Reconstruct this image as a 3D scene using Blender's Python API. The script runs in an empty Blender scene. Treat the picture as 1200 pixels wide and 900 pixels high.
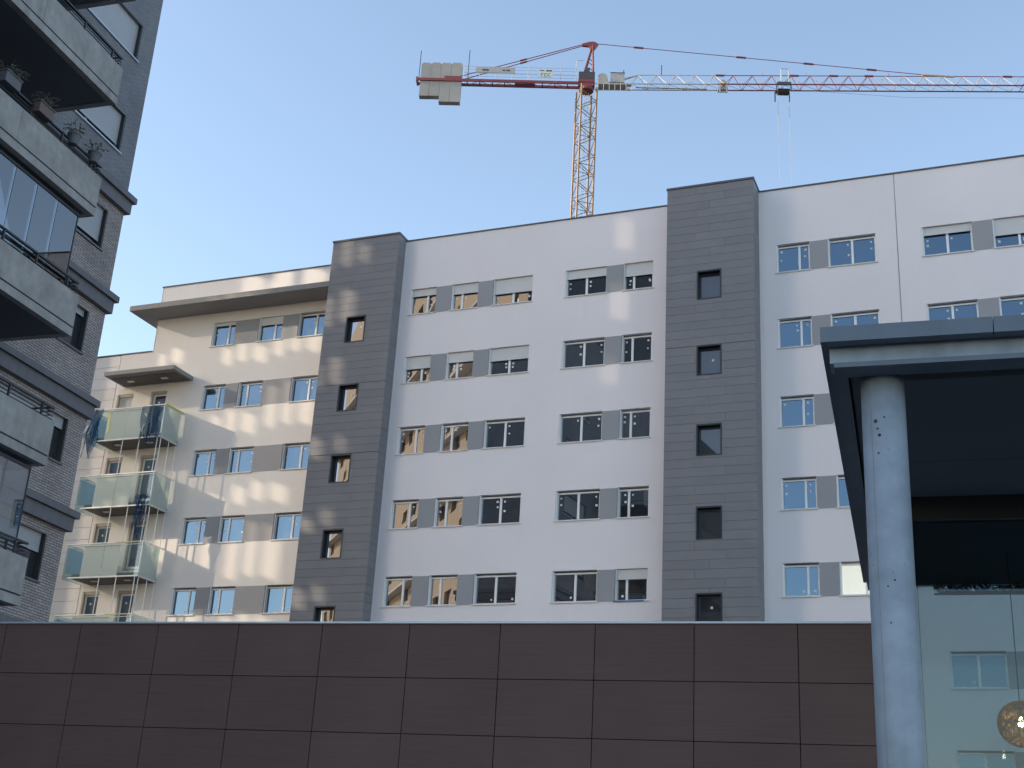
import bpy, bmesh, math, random
from mathutils import Vector, Matrix
random.seed(7)
rad = math.radians
scene = bpy.context.scene
C = scene.collection

# ------------------------------------------------------------------ camera
cam_d = bpy.data.cameras.new('camera')
cam_d.sensor_width = 36.0
cam_d.lens = 1517.92 / 1200 * 36
cam_d.clip_start = 0.1
cam_d.clip_end = 5000
cam = bpy.data.objects.new('camera', cam_d)
C.objects.link(cam)
yaw, pitch, roll = rad(-17.59220782), rad(21.11231709), rad(3.40518123)
fwd = Vector((math.sin(yaw) * math.cos(pitch), math.cos(yaw) * math.cos(pitch), math.sin(pitch)))
rgt = Vector((math.cos(yaw), -math.sin(yaw), 0))
upv = rgt.cross(fwd)
r2 = math.cos(roll) * rgt + math.sin(roll) * upv
u2 = -math.sin(roll) * rgt + math.cos(roll) * upv
m = Matrix((r2, u2, -fwd)).transposed().to_4x4()
m.translation = (0, 0, 1.6)
cam.matrix_world = m
scene.camera = cam

# ------------------------------------------------------------------ light
T = rad(-5.09318938)             # the new block is turned by this against the street grid
CT, ST = math.cos(T), math.sin(T)
SUN_G, SUN_E = rad(24), rad(20)  # grazing angle to the new facade, elevation
s_loc = Vector((-math.cos(SUN_E) * math.cos(SUN_G), -math.cos(SUN_E) * math.sin(SUN_G), math.sin(SUN_E)))
s_dir = Vector((CT * s_loc.x - ST * s_loc.y, ST * s_loc.x + CT * s_loc.y, s_loc.z))
world = bpy.data.worlds.new('World')
scene.world = world
world.use_nodes = True
wn = world.node_tree
sky = wn.nodes.new('ShaderNodeTexSky')
sky.sky_type = 'NISHITA'
sky.sun_disc = False
sky.sun_elevation = SUN_E
sky.sun_rotation = math.atan2(s_dir.x, s_dir.y)
sky.altitude = 600
sky.air_density = 1.0
sky.dust_density = 1.0
sky.ozone_density = 1.0
wb = wn.nodes.new('ShaderNodeMix'); wb.data_type = 'RGBA'; wb.blend_type = 'MULTIPLY'   # the camera's warmer white balance, the same all over the sky
wb.inputs[0].default_value = 1.0
wb.inputs[7].default_value = (1.12, 1.03, 0.94, 1)
wn.links.new(sky.outputs[0], wb.inputs[6])
wn.links.new(wb.outputs[2], wn.nodes['Background'].inputs[0])
wn.nodes['Background'].inputs[1].default_value = 0.15
sun_d = bpy.data.lights.new('sun', 'SUN')
sun_d.energy = 2.0
sun_d.angle = rad(0.4)
sun_d.color = (1.0, 0.82, 0.60)
sun = bpy.data.objects.new('sun', sun_d)
C.objects.link(sun)
sun.rotation_euler = s_dir.to_track_quat('Z', 'Y').to_euler()
sun.location = (0, 0, 60)
vs = scene.view_settings
vs.view_transform = 'Standard'
vs.look = 'None'
vs.gamma = 1
vs.use_curve_mapping = False
vs.exposure = 1.32
scene.cycles.max_bounces = 8
scene.cycles.transparent_max_bounces = 16

# ------------------------------------------------------------------ materials
def nodes(name):
    mt = bpy.data.materials.new(name)
    mt.use_nodes = True
    nt = mt.node_tree
    return mt, nt, nt.nodes, nt.links, nt.nodes['Principled BSDF']

def mat(name, col, rough=0.6, var=0.0, scale=2.0, bump=0.0, bscale=40.0, metal=0.0, spec=0.5, tint=0.0, streak=0.0, detail=4.0, sdir=(3.0, 3.0, 0.12)):
    """base colour varied by noise, optional vertical weather streaks, per-object tint and fine relief"""
    mt, nt, N, L, P = nodes(name)
    P.inputs['Base Color'].default_value = (*col, 1)
    P.inputs['Roughness'].default_value = rough
    P.inputs['Metallic'].default_value = metal
    P.inputs['Specular IOR Level'].default_value = spec
    if tint:      # alike pieces share a mesh: take the pattern from where each one stands
        tc = N.new('ShaderNodeNewGeometry'); OC = tc.outputs['Position']
    else:
        tc = N.new('ShaderNodeTexCoord'); OC = tc.outputs['Object']
    val = None
    def mul(a, b):
        x = N.new('ShaderNodeMath'); x.operation = 'MULTIPLY'
        L.new(a, x.inputs[0]); L.new(b, x.inputs[1])
        return x.outputs[0]
    if var:
        n = N.new('ShaderNodeTexNoise'); n.inputs['Scale'].default_value = scale; n.inputs['Detail'].default_value = detail
        L.new(OC, n.inputs['Vector'])
        r = N.new('ShaderNodeMapRange'); r.inputs[1].default_value = 0.25; r.inputs[2].default_value = 0.75
        r.inputs[3].default_value = 1 - var; r.inputs[4].default_value = 1 + var
        L.new(n.outputs['Fac'], r.inputs[0]); val = r.outputs[0]
    if streak:
        mp = N.new('ShaderNodeMapping'); mp.inputs['Scale'].default_value = sdir
        L.new(OC, mp.inputs['Vector'])
        n = N.new('ShaderNodeTexNoise'); n.inputs['Scale'].default_value = 2.0; n.inputs['Detail'].default_value = 6
        L.new(mp.outputs[0], n.inputs['Vector'])
        r = N.new('ShaderNodeMapRange'); r.inputs[1].default_value = 0.35; r.inputs[2].default_value = 0.7
        r.inputs[3].default_value = 1 + streak * .4; r.inputs[4].default_value = 1 - streak
        L.new(n.outputs['Fac'], r.inputs[0])
        val = mul(val, r.outputs[0]) if val else r.outputs[0]
    if tint:
        oi = N.new('ShaderNodeObjectInfo')
        r = N.new('ShaderNodeMapRange'); r.inputs[3].default_value = 1 - tint; r.inputs[4].default_value = 1 + tint
        L.new(oi.outputs['Random'], r.inputs[0])
        val = mul(val, r.outputs[0]) if val else r.outputs[0]
    if val:
        mx = N.new('ShaderNodeMix'); mx.data_type = 'RGBA'; mx.blend_type = 'MULTIPLY'; mx.inputs[0].default_value = 1
        mx.inputs[6].default_value = (*col, 1)
        L.new(val, mx.inputs[7]); L.new(mx.outputs[2], P.inputs['Base Color'])
    if bump:
        n = N.new('ShaderNodeTexNoise'); n.inputs['Scale'].default_value = bscale; n.inputs['Detail'].default_value = 5
        L.new(OC, n.inputs['Vector'])
        b = N.new('ShaderNodeBump'); b.inputs['Strength'].default_value = bump; b.inputs['Distance'].default_value = 0.02
        L.new(n.outputs['Fac'], b.inputs['Height']); L.new(b.outputs[0], P.inputs['Normal'])
    return mt

def pane_mat(name, base, refl, tint_col, wav=0.004, scale=0.5):
    """coated window glass with a dark room behind it: part mirror, slightly wavy"""
    mt, nt, N, L, P = nodes(name)
    P.inputs['Base Color'].default_value = (*base, 1)
    P.inputs['Roughness'].default_value = 0.5
    P.inputs['Specular IOR Level'].default_value = 0.2
    g = N.new('ShaderNodeBsdfGlossy'); g.inputs['Roughness'].default_value = 0.0
    g.inputs['Color'].default_value = (*tint_col, 1)
    fr = N.new('ShaderNodeLayerWeight'); fr.inputs['Blend'].default_value = 0.25
    r = N.new('ShaderNodeMapRange'); r.inputs[3].default_value = refl; r.inputs[4].default_value = 1.0
    L.new(fr.outputs['Fresnel'], r.inputs[0])
    ge = N.new('ShaderNodeNewGeometry')
    n = N.new('ShaderNodeTexNoise'); n.inputs['Scale'].default_value = scale; n.inputs['Detail'].default_value = 1
    L.new(ge.outputs['Position'], n.inputs['Vector'])
    b = N.new('ShaderNodeBump'); b.inputs['Strength'].default_value = 1.0; b.inputs['Distance'].default_value = wav
    L.new(n.outputs['Fac'], b.inputs['Height']); L.new(b.outputs[0], g.inputs['Normal'])
    mx = N.new('ShaderNodeMixShader')
    L.new(r.outputs[0], mx.inputs[0]); L.new(P.outputs[0], mx.inputs[1]); L.new(g.outputs[0], mx.inputs[2])
    L.new(mx.outputs[0], N['Material Output'].inputs[0])
    return mt

def clear_mat(name, col, refl=0.06, frost=0.0, frost_col=(.7, .78, .76), gloss=True):
    """see-through glass; frost > 0 adds a milky translucent share"""
    mt, nt, N, L, P = nodes(name)
    N.remove(P)
    t = N.new('ShaderNodeBsdfTransparent'); t.inputs[0].default_value = (*col, 1)
    out = t.outputs[0]
    if frost:
        d = N.new('ShaderNodeBsdfDiffuse'); d.inputs[0].default_value = (*frost_col, 1)
        tr = N.new('ShaderNodeBsdfTranslucent'); tr.inputs[0].default_value = (*frost_col, 1)
        a = N.new('ShaderNodeMixShader'); a.inputs[0].default_value = 0.45
        L.new(d.outputs[0], a.inputs[1]); L.new(tr.outputs[0], a.inputs[2])
        b = N.new('ShaderNodeMixShader'); b.inputs[0].default_value = frost
        L.new(out, b.inputs[1]); L.new(a.outputs[0], b.inputs[2]); out = b.outputs[0]
    if not gloss:
        L.new(out, N['Material Output'].inputs[0]); return mt
    g = N.new('ShaderNodeBsdfGlossy'); g.inputs['Roughness'].default_value = 0.0
    fr = N.new('ShaderNodeLayerWeight'); fr.inputs['Blend'].default_value = 0.2
    r = N.new('ShaderNodeMapRange'); r.inputs[3].default_value = refl; r.inputs[4].default_value = 1.0
    L.new(fr.outputs['Fresnel'], r.inputs[0])
    mx = N.new('ShaderNodeMixShader')
    L.new(r.outputs[0], mx.inputs[0]); L.new(out, mx.inputs[1]); L.new(g.outputs[0], mx.inputs[2])
    L.new(mx.outputs[0], N['Material Output'].inputs[0])
    return mt

def brick_mat(name, c1, c2, mortar, axis='yz'):
    mt, nt, N, L, P = nodes(name)
    tc = N.new('ShaderNodeTexCoord')
    sp = N.new('ShaderNodeSeparateXYZ'); L.new(tc.outputs['Object'], sp.inputs[0])
    cb = N.new('ShaderNodeCombineXYZ')
    ad = N.new('ShaderNodeMath'); ad.operation = 'ADD'
    L.new(sp.outputs[0], ad.inputs[0]); L.new(sp.outputs[1], ad.inputs[1])
    L.new(ad.outputs[0], cb.inputs[0]); L.new(sp.outputs[2], cb.inputs[1])
    b = N.new('ShaderNodeTexBrick')
    b.inputs['Scale'].default_value = 1.0
    b.inputs['Brick Width'].default_value = 0.25
    b.inputs['Row Height'].default_value = 0.066
    b.inputs['Mortar Size'].default_value = 0.008
    b.inputs['Mortar Smooth'].default_value = 0.2
    b.inputs['Bias'].default_value = -0.2
    b.inputs['Color1'].default_value = (*c1, 1); b.inputs['Color2'].default_value = (*c2, 1); b.inputs['Mortar'].default_value = (*mortar, 1)
    L.new(cb.outputs[0], b.inputs['Vector'])
    n = N.new('ShaderNodeTexNoise'); n.inputs['Scale'].default_value = 0.8; n.inputs['Detail'].default_value = 6
    L.new(tc.outputs['Object'], n.inputs['Vector'])
    r = N.new('ShaderNodeMapRange'); r.inputs[1].default_value = .3; r.inputs[2].default_value = .7
    r.inputs[3].default_value = 0.85; r.inputs[4].default_value = 1.15; L.new(n.outputs['Fac'], r.inputs[0])
    mx = N.new('ShaderNodeMix'); mx.data_type = 'RGBA'; mx.blend_type = 'MULTIPLY'; mx.inputs[0].default_value = 1
    L.new(b.outputs['Color'], mx.inputs[6]); L.new(r.outputs[0], mx.inputs[7]); L.new(mx.outputs[2], P.inputs['Base Color'])
    P.inputs['Roughness'].default_value = 0.8
    bp = N.new('ShaderNodeBump'); bp.inputs['Strength'].default_value = 0.8; bp.inputs['Distance'].default_value = 0.01
    bp.invert = True
    L.new(b.outputs['Fac'], bp.inputs['Height']); L.new(bp.outputs[0], P.inputs['Normal'])
    return mt

def concrete_mat(name, col, rough=0.75, seam=0.0):
    """fair-faced concrete: cloudy tone, drip streaks, blow holes"""
    mt, nt, N, L, P = nodes(name)
    tc = N.new('ShaderNodeTexCoord')
    def noise(scale, lo, hi, a, b, sc=(1, 1, 1), det=6):
        mp = N.new('ShaderNodeMapping'); mp.inputs['Scale'].default_value = sc
        L.new(tc.outputs['Object'], mp.inputs['Vector'])
        n = N.new('ShaderNodeTexNoise'); n.inputs['Scale'].default_value = scale; n.inputs['Detail'].default_value = det
        L.new(mp.outputs[0], n.inputs['Vector'])
        r = N.new('ShaderNodeMapRange'); r.inputs[1].default_value = lo; r.inputs[2].default_value = hi
        r.inputs[3].default_value = a; r.inputs[4].default_value = b
        L.new(n.outputs['Fac'], r.inputs[0]); return r.outputs[0]
    def mul(a, b):
        x = N.new('ShaderNodeMath'); x.operation = 'MULTIPLY'; L.new(a, x.inputs[0]); L.new(b, x.inputs[1]); return x.outputs[0]
    v = mul(noise(1.6, .3, .7, .82, 1.16), noise(6, .3, .7, .90, 1.09))
    v = mul(v, noise(1.3, .45, .75, 1.03, .84, (3, 3, .22)))
    vo = N.new('ShaderNodeTexVoronoi'); vo.inputs['Scale'].default_value = 6
    L.new(tc.outputs['Object'], vo.inputs['Vector'])
    r = N.new('ShaderNodeMapRange'); r.inputs[1].default_value = .03; r.inputs[2].default_value = .08
    r.inputs[3].default_value = .75; r.inputs[4].default_value = 1; L.new(vo.outputs['Distance'], r.inputs[0])
    v = mul(v, r.outputs[0])
    mx = N.new('ShaderNodeMix'); mx.data_type = 'RGBA'; mx.blend_type = 'MULTIPLY'; mx.inputs[0].default_value = 1
    mx.inputs[6].default_value = (*col, 1); L.new(v, mx.inputs[7]); L.new(mx.outputs[2], P.inputs['Base Color'])
    P.inputs['Roughness'].default_value = rough
    n = N.new('ShaderNodeTexNoise'); n.inputs['Scale'].default_value = 30; n.inputs['Detail'].default_value = 6
    L.new(tc.outputs['Object'], n.inputs['Vector'])
    b = N.new('ShaderNodeBump'); b.inputs['Strength'].default_value = 0.25; b.inputs['Distance'].default_value = 0.01
    L.new(n.outputs['Fac'], b.inputs['Height']); L.new(b.outputs[0], P.inputs['Normal'])
    return mt

def emit_mat(name, col, strength):
    mt, nt, N, L, P = nodes(name)
    P.inputs['Base Color'].default_value = (*col, 1)
    P.inputs['Emission Color'].default_value = (*col, 1)
    P.inputs['Emission Strength'].default_value = strength
    return mt

M = dict(
    render_wall=mat('white_render', (.83, .785, .80), .85, .045, .22, .12, 55, streak=.008),
    warmlit_wall=mat('warmlit_render', (.82, .785, .755), .85, .03, .25, .12, 55, streak=.008),  # pale render with reflected warm light mixed into its colour
    wing_panel=mat('wing_panel', (.78, .755, .74), .7, .02, 1, tint=.02),
    infill=mat('grey_infill', (.32, .325, .345), .7, .03, 1.2, .05, 60, tint=.03),
    cladding=mat('grey_cladding', (.205, .205, .222), .62, .05, 1.5, .06, 80, tint=.045),
    joint=mat('dark_joint', (.175, .176, .19), .8),
    cap=mat('dark_cap', (.10, .10, .115), .5, .05, 1),
    white_frame=mat('white_frame', (.86, .86, .86), .35, .02, 2),
    sill=mat('white_sill', (.70, .70, .70), .5, .05, 3),
    shutter=mat('white_shutter', (.66, .66, .66), .5, .02, 3, tint=.02),
    guide=mat('grey_guide', (.25, .25, .27), .5),
    pane=pane_mat('window_glass', (.012, .016, .02), .17, (.50, .75, 1.0), .004, .55),
    stair_pane=pane_mat('stair_glass', (.03, .033, .036), .055, (.9, .93, 1.0), .004, .5),
    dark_pane=pane_mat('dark_glass', (.012, .014, .017), .27, (.9, .93, 1.0), .004, .5),
    blind=emit_mat('lit_blind', (.80, .78, .66), .22),
    sticker=mat('paper_sticker', (.8, .8, .76), .7),
    dark_frame=mat('dark_frame', (.022, .028, .038), .4, .05, 3),
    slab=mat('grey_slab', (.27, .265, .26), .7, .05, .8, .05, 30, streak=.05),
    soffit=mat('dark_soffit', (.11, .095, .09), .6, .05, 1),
    downlight=mat('downlight', (.75, .75, .72), .4),
    rail_white=mat('white_rail', (.78, .78, .76), .4, .02, 3),
    door_frame=mat('putty_frame', (.42, .38, .33), .6, .04, 2),
    door_step=mat('door_step', (.19, .17, .165), .7, .05, 2),
    clear=clear_mat('clear_glass', (.86, .93, .93), .05),
    frosted=clear_mat('frosted_glass', (.75, .85, .83), .04, .78, (.82, .90, .87)),
    mesh_panel=clear_mat('blue_mesh', (.75, .85, .95), 0, .6, (.62, .76, .88), False),
    net=clear_mat('blue_net', (.70, .76, .84), .0, .42, (.05, .11, .22), False),
    yellow=mat('yellow_strip', (.72, .66, .16), .5),
    brick=brick_mat('grey_brick', (.36, .315, .305), (.25, .225, .23), (.07, .064, .066)),
    angle_toned_brick=brick_mat('angle_toned_brick', (.20, .205, .23), (.16, .165, .19), (.095, .095, .105)),  # same brick; its darker reflection at this viewing angle put into the colour
    ledge=mat('slate_ledge', (.12, .12, .135), .6, .08, 1.0, .08, 30, streak=.1),
    concrete=concrete_mat('balcony_concrete', (.27, .265, .262)),
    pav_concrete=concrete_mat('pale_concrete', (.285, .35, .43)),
    iron=mat('dark_iron', (.025, .028, .035), .5),
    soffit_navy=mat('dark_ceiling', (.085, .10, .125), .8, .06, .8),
    enclosure=clear_mat('enclosure_glass', (.62, .70, .76), .2),
    curtain=mat('curtain', (.55, .57, .58), .9, .05, 2),
    slate_shutter=mat('grey_shutter', (.36, .37, .40), .5, .03, 2),
    brown=mat('brown_panel', (.108, .070, .066), .55, .10, .9, .06, 25, tint=.05, spec=.22, streak=.10, sdir=(.5, 3, 22)),
    brown_joint=mat('brown_joint', (.012, .011, .011), .8),
    coping=mat('zinc_coping', (.40, .45, .51), .35, .05, 2, metal=.3),
    fascia=mat('zinc_fascia', (.115, .15, .195), .45, .06, 1.5, metal=.2, streak=.08),
    black=mat('black_trim', (.012, .013, .016), .5),
    shop=clear_mat('shop_glass', (.70, .765, .775), .02),
    wicker=mat('wicker', (.50, .27, .06), .7, .3, 20),
    bulb=emit_mat('bulb', (1.0, .86, .6), 22),
    cord=mat('cord', (.02, .02, .02), .6),
    leaf=mat('dark_leaf', (.03, .045, .03), .5, .3, 6),
    dry=mat('dry_stem', (.10, .085, .07), .8, .2, 6),
    pot=mat('pot', (.09, .095, .11), .6, .1, 4),
    terracotta=mat('brown_pot', (.12, .085, .08), .7, .1, 4),
    c_red=mat('crane_red', (.21, .045, .055), .5, .12, 1.5),
    c_cream=mat('crane_cream', (.46, .44, .39), .5, .06, 1.5),
    c_orange=mat('crane_orange', (.25, .15, .07), .5, .15, 1.5),
    c_block=mat('counterweight_concrete', (.30, .30, .295), .8, .08, 1.2, .1, 10, tint=.07),
    c_grey=mat('crane_grey', (.35, .36, .36), .5, .1, 2),
    c_green=mat('crane_green', (.06, .10, .085), .5),
    c_dark=mat('crane_dark', (.055, .055, .06), .5),
    c_rope=mat('wire_rope', (.25, .27, .31), .5),
    teal=mat('teal_ink', (.10, .24, .24), .6),
    sign=mat('sign_white', (.55, .60, .58), .5),
    asphalt=mat('asphalt', (.09, .088, .086), .9, .15, .4, .3, 60),
    roof=mat('roof_gravel', (.25, .24, .23), .9, .15, 1),
    tan=mat('tan_render', (.55, .40, .25), .8, .06, .4),
    screen=mat('screen_concrete', (.50, .48, .45), .8, .08, .5),
)

# ------------------------------------------------------------------ mesh helpers
class MB:
    def __init__(self): self.v = []; self.f = []
    def quad(self, a, b, c, d):
        n = len(self.v); self.v += [tuple(a), tuple(b), tuple(c), tuple(d)]; self.f.append((n, n + 1, n + 2, n + 3)); return self
    def box(self, x0, x1, y0, y1, z0, z1):
        n = len(self.v)
        self.v += [(x0, y0, z0), (x1, y0, z0), (x1, y1, z0), (x0, y1, z0), (x0, y0, z1), (x1, y0, z1), (x1, y1, z1), (x0, y1, z1)]
        for q in ((0, 3, 2, 1), (4, 5, 6, 7), (0, 1, 5, 4), (1, 2, 6, 5), (2, 3, 7, 6), (3, 0, 4, 7)):
            self.f.append(tuple(n + i for i in q))
        return self
    def prism(self, poly, z0, z1):
        """poly: list of (x, y) counter-clockwise, extruded in z"""
        n = len(self.v); k = len(poly)
        self.v += [(x, y, z0) for x, y in poly] + [(x, y, z1) for x, y in poly]
        self.f.append(tuple(n + i for i in reversed(range(k)))); self.f.append(tuple(n + k + i for i in range(k)))
        for i in range(k):
            j = (i + 1) % k; self.f.append((n + i, n + j, n + k + j, n + k + i))
        return self
    def tube(self, p, q, r, k=6, r1=None, cap=True):
        p, q = Vector(p), Vector(q); r1 = r if r1 is None else r1
        d = (q - p).normalized(); a = d.orthogonal().normalized(); b = d.cross(a)
        n = len(self.v)
        for c, rr in ((p, r), (q, r1)):
            for i in range(k):
                t = 2 * math.pi * i / k + math.pi / k
                self.v.append(tuple(c + rr * (math.cos(t) * a + math.sin(t) * b)))
        for i in range(k):
            j = (i + 1) % k; self.f.append((n + i, n + j, n + k + j, n + k + i))
        if cap:
            self.f.append(tuple(n + i for i in reversed(range(k)))); self.f.append(tuple(n + k + i for i in range(k)))
        return self
    def poly(self, pts, r, k=6):
        for a, b in zip(pts, pts[1:]): self.tube(a, b, r, k)
        return self
    def lathe(self, prof, c, k=16):
        """prof: list of (radius, z) from bottom to top about centre c"""
        n = len(self.v); c = Vector(c)
        for r, z in prof:
            for i in range(k):
                t = 2 * math.pi * i / k; self.v.append((c.x + r * math.cos(t), c.y + r * math.sin(t), c.z + z))
        for s in range(len(prof) - 1):
            for i in range(k):
                j = (i + 1) % k; self.f.append((n + s * k + i, n + s * k + j, n + (s + 1) * k + j, n + (s + 1) * k + i))
        self.f.append(tuple(n + i for i in reversed(range(k)))); e = n + (len(prof) - 1) * k
        self.f.append(tuple(e + i for i in range(k)))
        return self
    def mesh(self, name, mt):
        me = bpy.data.meshes.new(name); me.from_pydata(self.v, [], self.f); me.materials.append(M[mt] if isinstance(mt, str) else mt); return me
    def build(self, name, mt, parent=None, loc=(0, 0, 0), smooth=False):
        me = self.mesh(name, mt)
        if smooth:
            for p in me.polygons: p.use_smooth = True
        return link(name, me, parent, loc)

def link(name, me, parent=None, loc=(0, 0, 0)):
    o = bpy.data.objects.new(name, me); C.objects.link(o); o.location = loc
    if parent: o.parent = parent
    return o

def tag(o, label=None, cat=None, group=None, kind=None):
    if label: o['label'] = label
    if cat: o['category'] = cat
    if group: o['group'] = group
    if kind: o['kind'] = kind
    return o

def empty(name, loc, label, cat, rz=0, group=None):
    o = bpy.data.objects.new(name, None); C.objects.link(o); o.location = loc; o.rotation_euler = (0, 0, rz)
    o.empty_display_size = 0.5
    return tag(o, label, cat, group)

_cache = {}
def cached(key, fn, name, mt):
    k = (key, mt)
    if k not in _cache: _cache[k] = fn().mesh(name, mt)
    return _cache[k]

def facade(u0, u1, z0, z1, holes, depth, fn):
    """a wall face with real openings and reveals; fn(u, d, z) -> point, d is depth into the wall"""
    us = sorted({round(x, 4) for x in [u0, u1] + [h[0] for h in holes] + [h[1] for h in holes] if u0 <= x <= u1})
    zs = sorted({round(x, 4) for x in [z0, z1] + [h[2] for h in holes] + [h[3] for h in holes] if z0 <= x <= z1})
    mb = MB()
    def solid(i, j):
        if i < 0 or j < 0 or i >= len(us) - 1 or j >= len(zs) - 1: return True
        a, b = (us[i] + us[i + 1]) / 2, (zs[j] + zs[j + 1]) / 2
        return not any(h[0] < a < h[1] and h[2] < b < h[3] for h in holes)
    for i in range(len(us) - 1):
        for j in range(len(zs) - 1):
            a, b, c, d = us[i], us[i + 1], zs[j], zs[j + 1]
            if solid(i, j):
                mb.quad(fn(a, 0, c), fn(b, 0, c), fn(b, 0, d), fn(a, 0, d))
            else:
                if solid(i - 1, j): mb.quad(fn(a, 0, c), fn(a, 0, d), fn(a, depth, d), fn(a, depth, c))
                if solid(i + 1, j): mb.quad(fn(b, 0, c), fn(b, depth, c), fn(b, depth, d), fn(b, 0, d))
                if solid(i, j - 1): mb.quad(fn(a, 0, c), fn(a, depth, c), fn(b, depth, c), fn(b, 0, c))
                if solid(i, j + 1): mb.quad(fn(a, 0, d), fn(b, 0, d), fn(b, depth, d), fn(a, depth, d))
    return mb

# ------------------------------------------------------------------ ground
g = MB().quad((-1500, -1500, 0), (1500, -1500, 0), (1500, 1500, 0), (-1500, 1500, 0)).build('ground', 'asphalt')
tag(g, kind='structure')
kerb = MB().box(-24, 8, 10.2, 10.35, 0, .12).build('kerb', 'pav_concrete'); tag(kerb, kind='structure')
pave = MB().box(-24, 8, 10.354, 26.5, 0, .116).build('pavement', 'screen'); tag(pave, kind='structure')

# ================================================================== NEW APARTMENT BLOCK
def W(x, y, z=0): return Vector((CT * x - ST * y, ST * x + CT * y, z))
OX, OY = -20.0, 43.0
bld = empty('apartment_building', W(OX, OY), 'long new pale apartment block with two grey clad stair towers and rows of stickered windows', 'building', T)
def X(x): return x - OX
def Yl(y): return y - OY
YM, YL, YT1, YT2, YB = 43.0, 44.1, 42.36, 42.05, 58.0
TOP = [24.19 - 3.0 * k for k in range(8)]
WH = 1.14
R = 0.17     # how deep the windows sit

def sticker_set(win, rects, mode):
    for (a, b, c, d) in rects:
        spots = []
        if mode == 'low': spots = [(b - .16, c + .1)] if random.random() < .8 else []
        else:
            s = random.choice((a + .07, b - .15))
            spots = [(s, d - .17)]
            if random.random() < .85: spots.append((s + random.uniform(-.02, .02), c + (d - c) * random.uniform(.35, .62)))
        for (sx, sz) in spots:
            w_ = random.uniform(.055, .085)
            if sz + w_ > d or sz < c or sx + w_ > b or sx < a: continue
            link('sticker', cached(('st', round(w_, 2)), lambda: MB().box(0, round(w_, 2), 0, .004, 0, round(w_, 2)), 'sticker', 'sticker'), win, (sx, R - .002, sz))

def window(x0, x1, ztop, y, split=0.5, shut=0.0, mode='hi', pane='pane', h=WH, label=None, jamb=True):
    w = round(x1 - x0, 3); f = .06; mu = x0
    b0 = .055                      # top box line
    sx = round(f + (w - 2 * f) * split, 3)
    def fm():
        mb = MB()
        y0, y1 = R - .035, R + .05
        mb.box(0, f, y0, y1, 0, h - b0); mb.box(w - f, w, y0, y1, 0, h - b0)
        mb.box(f, w - f, y0 + .002, y1, 0, f); mb.box(f, w - f, y0 + .002, y1, h - b0 - f, h - b0)
        mb.box(sx - .04, sx + .04, y0 - .004, y1, f, h - b0 - f)
        return mb
    win = link('window', cached(('wf', w, h, sx), fm, 'window', 'white_frame'), bld, (X(x0), Yl(y), ztop - h))
    if label: win['label'] = label
    # guides for the roller shutter on both jambs
    link('shutter_guide', cached(('gd', h), lambda: MB().box(.004, .05, .03, R - .04, 0.002, h - .01), 'shutter_guide', 'white_frame'), win)
    link('shutter_guide', cached(('gd2', h), lambda: MB().box(-.03, -.004, .09, R - .04, 0.002, h - .01), 'shutter_guide', 'white_frame'), win, (w, 0, 0))
    rects = ((f, sx - .04, f, h - b0 - f), (sx + .04, w - f, f, h - b0 - f))
    for (a, b, c, d) in rects:
        link('glass_pane', cached(('gp', round(b - a, 3), round(d - c, 3)), lambda: MB().box(0, b - a, 0, .012, 0, d - c), 'glass_pane', pane), win, (a, R + .004, c))
    link('sill', cached(('sl', w), lambda: MB().box(-.05, w + .05, -.045, R - .04, -.04, 0), 'sill', 'sill'), win)
    if shut > 0:
        def sm():
            mb = MB(); n = max(2, int(round(h * shut / .055)))
            for i in range(n):
                z1 = h - .01 - i * .055
                mb.box(.052, w - .035, R - .085, R - .06, z1 - .05, z1); mb.box(.052, w - .035, R - .08, R - .065, z1 - .055, z1 - .05)
            mb.box(.052, w - .035, R - .09, R - .055, h - .01 - n * .055 - .03, h - .01 - n * .055)
            return mb
        link('roller_shutter', cached(('rs', w, h, shut), sm, 'roller_shutter', 'shutter'), win)
        lim = h * (1 - shut) - .05
        rects = tuple((a, b, c, min(d, lim)) for (a, b, c, d) in rects)
    sticker_set(win, rects, mode)
    return win

def wall(u0, u1, z0, z1, holes, y, mt, name='facade_wall', depth=.32):
    return facade(u0, u1, z0, z1, holes, depth, lambda u, d, z: (X(u), Yl(y) + d, z)).build(name, mt, bld)

def infill(x0, x1, ztop, y, h=WH):
    w = round(x1 - x0, 3)
    link('infill_panel', cached(('inf', w, h), lambda: MB().box(0, w, -.006, .05, 0, h), 'infill_panel', 'infill'), bld, (X(x0), Yl(y), ztop - h - .02))

# --- middle section
midw = dict(A=(-22.72, -21.55), B=(-20.86, -19.69), C=(-19.03, -17.35), D=(-15.97, -14.28), E=(-13.61, -12.43))
SPL = dict(A=.66, B=.36, C=.5, D=.5, E=.32)
SH = {('A', 0): .24, ('B', 0): .36, ('C', 0): .55, ('D', 0): .30, ('E', 0): .45, ('A', 1): .42, ('B', 1): .32, ('C', 1): .42, ('E', 4): .3}
holes = []
for k in range(5):
    for c, (a, b) in midw.items():
        holes.append((a, b, TOP[k] - WH, TOP[k]))
        w_ = window(a, b, TOP[k], YM, SPL[c], SH.get((c, k), 0), 'low' if k == 4 else 'hi', 'dark_pane')
        if (c, k) == ('E', 4):
            MB().box(-.06, 1.08, -.052, -.046, -.045, .005).build('blue_tape', mat('blue_film', (.07, .17, .38), .4), w_)
    for a, b in ((-21.55, -20.86), (-19.69, -19.03), (-14.28, -13.61)): infill(a, b, TOP[k], YM)
wall(-23.3, -11.5, 0, 26.45, holes, YM, 'render_wall')
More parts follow.
